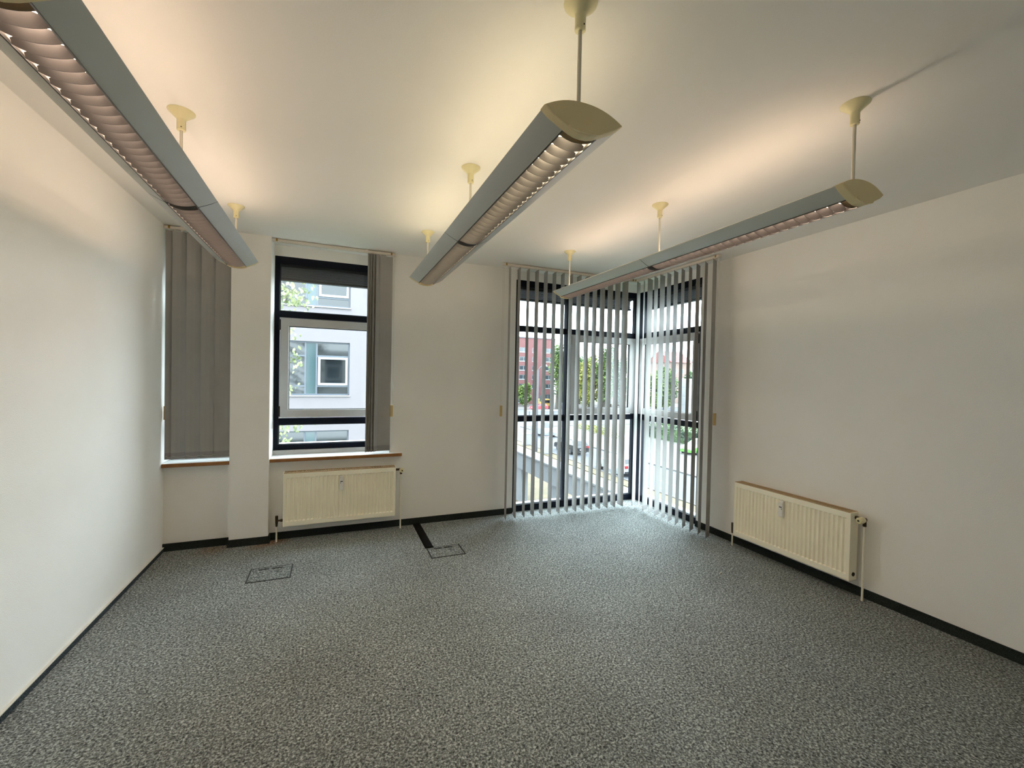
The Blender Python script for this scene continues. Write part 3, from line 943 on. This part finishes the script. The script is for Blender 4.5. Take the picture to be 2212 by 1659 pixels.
ts = bpy.data.objects.new('sign_lettering', tme)
col.objects.link(ts)
ts.parent = bb
ts.rotation_euler = (math.pi / 2, 0, 0)
ts.location = (50.2 - 50, -0.15, 3.35)

# far houses on the right
def house(x, y, w, d, h, label, wall, roof):
    o = thing('house', (x, y, ZG), label, 'house', 'far houses')
    wl = MB().box(x - w / 2, x + w / 2, y, y + d, ZG, ZG + h)
    wl.build('wall', wall, o)
    MB().prism([(y - 0.6, ZG + h), (y + d / 2, ZG + h + 4.2), (y + d + 0.6, ZG + h)], x - w / 2 - 0.5, x + w / 2 + 0.5, 'x').build('roof', roof, o)
    for i in range(int(w // 3.2)):
        for k in range(int(h // 3)):
            u, z = x - w / 2 + 1.6 + 3.2 * i, ZG + 1.2 + 3 * k
            wn = frame_ring(MB(), u - 0.7, u + 0.7, z, z + 1.5, 0.12, y - 0.05, y + 0.03, 0.005).build('window', X_['facade_sash'], o)
            MB().box(u - 0.6, u + 0.6, y - 0.03, y - 0.01, z + 0.1, z + 1.4).build('pane', X_['brick_glass'], wn)
    return o
house(111.5, 116, 9, 12, 14.0, 'pink house with red tiled roof far right behind the trees', X_['pinkwall'], X_['tile'])
house(114.5, 132, 6.5, 12, 13.5, 'pale grey house with dark roof far behind the trees', X_['render'], X_['facade_frame'])

pl = thing('white_pylon', (76, 77.4, ZG), 'tall white panelled pylon standing behind the hedge', 'pylon')
for k in range(4):
    MB().cbox(75.0, 77.0, 76.4, 78.4, ZG + 0.1 + 2.05 * k, ZG + 2.12 + 2.05 * k, 0.03).build('panel', X_['whitep'], pl)
MB().box(75.1, 76.9, 76.5, 78.3, ZG, ZG + 8.3).build('core', X_['concrete'], pl)

# ------------------------------------------------------------------ plants
def leaf_cloud(mb, rnd_, c, rad, n, size):
    for _ in range(n):
        while True:
            p = Vector((rnd_.uniform(-1, 1), rnd_.uniform(-1, 1), rnd_.uniform(-1, 1)))
            if 0.25 < p.length < 1:
                break
        q = Vector((c[0] + p.x * rad[0], c[1] + p.y * rad[1], c[2] + p.z * rad[2]))
        d = Vector((rnd_.uniform(-1, 1), rnd_.uniform(-1, 1), rnd_.uniform(-0.8, 0.5))).normalized()
        s = d.cross(Vector((rnd_.uniform(-1, 1), rnd_.uniform(-1, 1), rnd_.uniform(-1, 1)))).normalized()
        L2 = size * rnd_.uniform(0.7, 1.3)
        mb.add([tuple(q), tuple(q + d * L2 * 0.5 + s * L2 * 0.36), tuple(q + d * L2), tuple(q + d * L2 * 0.5 - s * L2 * 0.36)], [(0, 1, 2, 3)])

def tree(x, y, h, r, seed, m, label, group=None, n=4200, size=0.5, name='tree', cat='tree'):
    rr = random.Random(seed)
    t = thing(name, (x, y, ZG), label, cat, group)
    tk = MB().tube([(x, y, ZG), (x + 0.1, y, ZG + h * 0.35), (x - 0.1, y + 0.1, ZG + h * 0.8)], [0.028 * h, 0.02 * h, 0.006 * h], 8)
    cl = []
    for k in range(9):
        a_ = rr.uniform(0, 6.28)
        f = 0.22 + 0.68 * (k + rr.uniform(0, 0.8)) / 9
        rad = r * (1.05 - 0.6 * abs(f - 0.5)) * rr.uniform(0.25, 0.6)
        p = (x + math.cos(a_) * rad, y + math.sin(a_) * rad, ZG + h * f)
        cl.append(p)
        tk.tube([(x, y, ZG + h * f * 0.62), p], [0.008 * h, 0.003 * h], 5)
    tk.build('trunk', X_['bark'], t, True)
    fo = MB()
    for p in cl:
        leaf_cloud(fo, rr, p, (r * 0.52, r * 0.52, h * 0.15), n // 10, size)
    leaf_cloud(fo, rr, (x, y, ZG + h * 0.62), (r * 0.75, r * 0.75, h * 0.34), n // 10, size)
    fo.build('foliage', m, t)
    return t

tg = 'street trees beyond the crossing'
for i, (x, y, h, r, mi, lab) in enumerate((
        (51.0, 94, 16.5, 2.5, 1, 'tall mid green tree right beside the brick building'),
        (55.9, 99.4, 15.2, 2.3, 2, 'dark green tree just right of the blue mullion'),
        (56.3, 90.5, 12.5, 2.3, 3, 'yellow green tree, third from the brick building'),
        (62.4, 97.5, 14.2, 2.3, 3, 'yellow green tree, fourth from the brick building'),
        (62.0, 90, 16.4, 2.5, 1, 'tall mid green tree between two yellow green and deep green ones'),
        (67.6, 95.5, 16.8, 2.5, 2, 'tallest deep green tree left of the corner post'),
        (68.6, 88.0, 13.6, 2.4, 1, 'mid green tree nearest the left side of the corner post'),
        (78, 96, 10.8, 3.2, 3, 'yellow green tree just right of the corner post'),
        (80, 89.0, 11.2, 3.2, 1, 'mid green tree in the right glazing before the grey house'),
        (83, 82.5, 10.8, 3.2, 2, 'dark green tree in the right glazing before the pink house'),
        (64.5, 107, 14.0, 2.3, 1, 'hazy mid green tree in the back row, leftmost'),
        (69.0, 113, 15.0, 2.3, 2, 'hazy dark tree in the back row, second from left'),
        (71.8, 106.5, 13.5, 2.3, 3, 'hazy yellow green tree in the back row, third from left'),
        (77.6, 112, 15.5, 2.4, 1, 'hazy mid green tree in the back row, fourth from left'),
        (77.8, 105.5, 14.0, 2.3, 2, 'hazy dark tree in the back row, rightmost'),
        (71.0, 81.0, 9.5, 2.6, 1, 'low mid green tree in the right glazing, left of the pylon'),
        (88, 97.5, 11.5, 3.0, 2, 'dark green tree in the right glazing, farthest back'),
        (47.5, 106, 6.2, 1.9, 1, 'small round street tree before the brick building'))):
    tree(x, y, h, r * 1.1, 20 + i, L_[mi], lab, tg)

hd = thing('hedge', (41, 30, ZG), 'long green hedge behind the paved footway', 'hedge')
hb = MB()
rr = random.Random(77)
for k in range(34):
    leaf_cloud(hb, rr, (40.8 + rr.uniform(-0.2, 0.2), 18 + 0.95 * k, ZG + 1.2), (0.85, 0.8, 1.2), 190, 0.22)
hb.build('foliage', L_[2], hd)
MB().box(40.5, 41.1, 17.8, 49.6, ZG, ZG + 1.5).build('inner_growth', L_[2], hd)
hd = thing('hedge', (37, 56, ZG), 'low yellow green shrub bed at the street corner', 'shrub bed')
hb = MB()
for k in range(12):
    leaf_cloud(hb, rr, (34.4 + rr.uniform(0, 3.0), 47 + 1.0 * k, ZG + 0.35), (1.1, 0.9, 0.5), 130, 0.22)
hb.build('foliage', L_[3], hd)

# birch like tree close to the second window: hanging twigs with single leaves
rr = random.Random(11)
bt = thing('birch_tree', (-2.9, 9.2, ZG), 'leafy tree close outside the middle window', 'tree')
tk = MB().tube([(-2.9, 9.2, ZG), (-2.85, 9.2, -2), (-2.7, 9.15, 2.0), (-2.6, 9.1, 7.0)], [0.17, 0.14, 0.1, 0.03], 10)
lf = MB()
def twig(p0, p1, n, droop, spread=0.12):
    p0, p1 = Vector(p0), Vector(p1)
    pts = [p0.lerp(p1, t / 6) + Vector((0, 0, -droop * (t / 6) ** 2)) for t in range(7)]
    tk.tube([tuple(p) for p in pts], [0.012 - 0.0015 * t for t in range(7)], 5)
    for _ in range(n):
        t = rr.uniform(0.0, 1.0) ** 0.6 * 6
        i = min(int(t), 5)
        b_ = pts[i].lerp(pts[i + 1], t - i) + Vector((rr.uniform(-spread, spread), rr.uniform(-spread, spread), rr.uniform(-spread * 1.3, spread * 0.7)))
        d = Vector((rr.uniform(-0.7, 0.7), rr.uniform(-0.5, 0.5), -0.7)).normalized()
        s = d.cross(Vector((rr.uniform(-0.6, 0.6), 1, rr.uniform(-0.4, 0.4)))).normalized()
        s = (s + Vector((0, rr.uniform(-0.7, 0.7), 0))).normalized()
        L2 = rr.uniform(0.06, 0.1)
        q = [b_, b_ + d * L2 * 0.3 + s * L2 * 0.30, b_ + d * L2 * 0.65 + s * L2 * 0.26, b_ + d * L2, b_ + d * L2 * 0.65 - s * L2 * 0.26, b_ + d * L2 * 0.3 - s * L2 * 0.30]
        lf.add([tuple(v) for v in q], [(0, 1, 2, 3, 4, 5)])
# upper cluster, right reaching twigs
for (p1, n, dr) in (((-0.45, 8.8, 3.2), 130, 0.25), ((-0.2, 8.7, 3.45), 60, 0.3), ((-0.6, 9.0, 3.3), 150, 0.2), ((-0.8, 8.9, 3.0), 150, 0.15),
                    ((-0.6, 9.2, 3.75), 120, 0.3), ((-0.45, 8.6, 2.95), 60, 0.2), ((-0.66, 8.8, 2.45), 70, 0.1), ((-0.6, 8.8, 2.1), 90, 0.1), ((-0.62, 8.8, 1.8), 60, 0.05),
                    ((-0.46, 8.7, 1.75), 46, -0.1), ((-0.62, 8.8, 1.35), 60, 0.0), ((-0.75, 8.8, 0.55), 90, 0.05), ((-0.5, 8.7, 0.6), 80, -0.05), ((-0.28, 8.7, 0.72), 50, -0.05), ((-0.85, 9, 0.32), 120, 0.05),
                    ((-1.6, 9.3, 2.6), 120, 0.2), ((-1.7, 9.0, 1.4), 120, 0.2), ((-1.6, 9.4, 0.3), 120, 0.2), ((-2.0, 9.8, 4.4), 160, 0.3), ((-3.8, 9.6, 3.4), 160, 0.3),
                    ((-3.9, 9.0, 1.6), 160, 0.3), ((-3.2, 10, 5.2), 160, 0.3), ((-2.4, 8.4, 5.6), 160, 0.3)):
    twig((-2.75 + rr.uniform(-0.05, 0.05), 9.15, p1[2] + 0.5 + rr.uniform(0, 0.5)), p1, n, dr)
tk.build('trunk', X_['bark'], bt, True)
lf.build('foliage', L_[0], bt, kind='stuff')

# ------------------------------------------------------------------ street furniture
sp = thing('street_lamp', (19.8, 40.8, ZG), 'grey street lamp mast with white lantern beside the ramp', 'street lamp')
MB().tube([(19.8, 40.8, ZG), (19.8, 40.8, 2.4)], [0.13, 0.09], 10).build('mast', X_['metal'], sp, True)
MB().tube([(19.8, 40.8, 2.35), (20.0, 40.6, 2.7), (20.5, 40.3, 2.9)], 0.05, 8).build('arm', X_['metal'], sp, True)
MB().lathe([(0.05, 2.72), (0.28, 2.78), (0.3, 2.86), (0.16, 2.98), (0.04, 3.0)], 20.35, 40.4, 16).build('lantern', X_['whitep'], sp, True)
for (x, y, w, d, h, lab) in ((21.4 - 0.9, 44.9, 0.9, 0.5, 1.3, 'white utility cabinet standing farther along the verge'),
                             (20.3, 39.2, 0.75, 0.5, 1.75, 'white utility cabinet nearer to the ramp')):
    c = thing('utility_cabinet', (x, y, ZG), lab, 'cabinet', 'utility cabinets')
    MB().cbox(x - w / 2, x + w / 2, y - d / 2, y + d / 2, ZG + 0.1, ZG + h, 0.02).build('body', X_['whitep'], c)
    MB().box(x - w / 2 - 0.03, x + w / 2 + 0.03, y - d / 2 - 0.03, y + d / 2 + 0.03, ZG, ZG + 0.1).build('plinth', X_['concrete'], c)
    MB().cbox(x - w / 2 - 0.03, x + w / 2 + 0.03, y - d / 2 - 0.03, y + d / 2 + 0.03, ZG + h, ZG + h + 0.06, 0.01).build('lid', X_['whitep'], c)
    for s in (-1, 1):
        MB().box(x + s * w / 4 - w / 4 + 0.02, x + s * w / 4 + w / 4 - 0.02, y - d / 2 - 0.012, y - d / 2, ZG + 0.16, ZG + h - 0.06).build('door', X_['whitep'], c)
tl = thing('traffic_light', (44.6, 89.5, ZG), 'traffic light on a tall pale mast before the brick building', 'traffic light')
MB().tube([(44.6, 89.5, ZG), (44.6, 89.5, 6.4)], 0.12, 8).build('mast', X_['whitep'], tl)
MB().box(44.0, 44.45, 89.1, 89.5, ZG + 2.3, ZG + 3.7).build('signal_head', X_['tyre'], tl)
MB().lathe([(0.15, 89.05), (0.15, 89.12)], 44.22, ZG + 2.6, 12, 'y').build('signal_lens', X_['green_lens'], tl)
rl_ = thing('guard_rail', (52, 80, ZG), 'long white guard rail along the far street', 'guard rail')
MB().box(36, 61, 79.9, 80.1, ZG + 0.9, ZG + 1.2).build('rail', X_['whitep'], rl_)
for k in range(9):
    MB().box(37 + 2.8 * k, 37.15 + 2.8 * k, 79.95, 80.05, ZG, ZG + 0.9).build('post', X_['metal'], rl_)

# ------------------------------------------------------------------ cars
def car(x, y, rz, paint, label, kind='hatch'):
    c = thing('car', (x, y, ZG), label, 'car', 'cars on the streets')
    W, Lc = 1.78, 4.3
    T = lambda u, v, z: (x + u * math.cos(rz) - v * math.sin(rz), y + u * math.sin(rz) + v * math.cos(rz), ZG + z)
    hgt = 1.5 if kind == 'hatch' else 1.85
    if kind == 'hatch':
        low = [(-2.15, 0.32), (-2.17, 0.75), (-2.05, 0.98), (0.75, 0.98), (1.95, 0.80), (2.15, 0.62), (2.15, 0.3)]
        up = [(-2.03, 0.97), (-1.7, 1.42), (-1.2, hgt), (-0.1, hgt - 0.02), (0.85, 0.97)]
    else:
        low = [(-2.15, 0.32), (-2.17, 1.0), (-2.12, 1.1), (1.15, 1.1), (1.95, 0.95), (2.15, 0.7), (2.15, 0.3)]
        up = [(-2.12, 1.08), (-1.98, hgt), (-1.7, hgt + 0.05), (0.2, hgt), (1.2, 1.08)]
    def body(prof, w0, w1, zmid):
        mb = MB(T)
        n = len(prof)
        hw = lambda z: w0 if z < zmid else w1
        vs_ = [(-hw(z), a_, z) for a_, z in prof] + [(hw(z), a_, z) for a_, z in prof]
        fs_ = [tuple(range(n)), tuple(range(n, 2 * n))] + [(i, (i + 1) % n, n + (i + 1) % n, n + i) for i in range(n)]
        return mb.add(vs_, fs_)
    m = mat('car_paint', paint, 0.25, var=0.03)
    bd = body(low, W / 2, W / 2, 9)
    bo = bd.build('body', m, c)
    cb = body(up, W / 2 - 0.05, W / 2 - 0.22, (up[0][1] + up[1][1]) / 2)
    cb.build('cabin', m, c)
    # windows stand a little proud of the cabin
    zl_, zh = up[0][1] + 0.06, hgt - 0.12
    def lerp_edge(a_, b_, z):
        t = (z - a_[1]) / (b_[1] - a_[1])
        return a_[0] + (b_[0] - a_[0]) * t
    def side_u(z):
        return (W / 2 - 0.05) + (W / 2 - 0.22 - (W / 2 - 0.05)) * min(1, (z - up[0][1]) / (up[1][1] - up[0][1]))
    for s in (-1, 1):
        for f0, f1 in ((0.10, 0.48), (0.53, 0.92)):
            q = []
            for z, ff in ((zl_, (f0, f1)), (zh, (f0 * 0.9 + 0.08, f1 * 0.8 + 0.04))):
                v0 = up[0][0] + (up[4][0] - up[0][0]) * ff[0] + 0.12
                v1 = up[0][0] + (up[4][0] - up[0][0]) * ff[1] - 0.12
                q += [(s * (side_u(z) + 0.012), v0, z), (s * (side_u(z) + 0.012), v1, z)]
            MB(T).add(q, [(0, 1, 3, 2)]).build('side_window', X_['carglass'], c)
    for a_, b_, sg, nm in ((up[0], up[1], -1, 'rear_window'), (up[4], up[3], 1, 'windscreen')):
        z0_, z1_ = a_[1] + 0.08, b_[1] - 0.06
        q = []
        for z in (z0_, z1_):
            v = lerp_edge(a_, b_, z) + sg * 0.025
            w = side_u(z) - 0.1
            q += [(-w, v, z), (w, v, z)]
        MB(T).add(q, [(0, 1, 3, 2)]).build(nm, X_['carglass'], c)
    for s in (-1, 1):
        MB(T).box(s * 0.72 - 0.16, s * 0.72 + 0.16, -2.19, -2.1, 0.72, 0.92).build('tail_light', X_['red'], c)
        MB(T).box(s * 0.68 - 0.18, s * 0.68 + 0.18, 2.06, 2.17, 0.56, 0.70).build('headlight', X_['letter'], c)
        for v in (-1.32, 1.32):
            w = MB(T).tube([(s * 0.70, v, 0.32), (s * 0.91, v, 0.32)], 0.32, 16).build('wheel', X_['tyre'], c)
            MB(T).tube([(s * 0.905, v, 0.32), (s * 0.925, v, 0.32)], 0.2, 12).build('hub_cap', X_['rim'], w)
    MB(T).box(-0.26, 0.26, -2.2, -2.15, 0.5, 0.62).build('number_plate', X_['letter'], c)
    MB(T).box(-0.85, 0.85, -2.2, -2.05, 0.3, 0.46).build('bumper', X_['tyre'], c)
    return c

car(23.4, 39.8, 0.0, (26, 27, 30), 'black hatchback driving away with red tail lights')
car(26.3, 52.2, math.pi, (98, 102, 108), 'silver van driving towards the building', 'van')
car(22.3, 30.2, 0.0, (112, 113, 116), 'white hatchback at the kerb left of the corner post')
car(36.4, 35.2, math.pi / 2 + 0.2, (66, 118, 44), 'bright green car before the hedge at the far right')
car(46.0, 97.5 - 3.5, math.pi / 2, (172, 40, 48), 'red car far away in front of the brick building')
kk = thing('delivery_van', (49, 97, ZG), 'small orange yellow van far away right of the red car', 'van')
MB().cbox(47.6, 50.4, 96.2, 98.2, ZG + 0.45, ZG + 2.5, 0.15).build('body', X_['amber'], kk)
for u in (48.1, 49.9):
    MB().tube([(u, 96.1, ZG + 0.4), (u, 98.3, ZG + 0.4)], 0.4, 12).build('axle_wheels', X_['tyre'], kk)
MB().box(47.9, 50.1, 96.15, 96.2, ZG + 1.5, ZG + 2.2).build('side_window', X_['carglass'], kk)
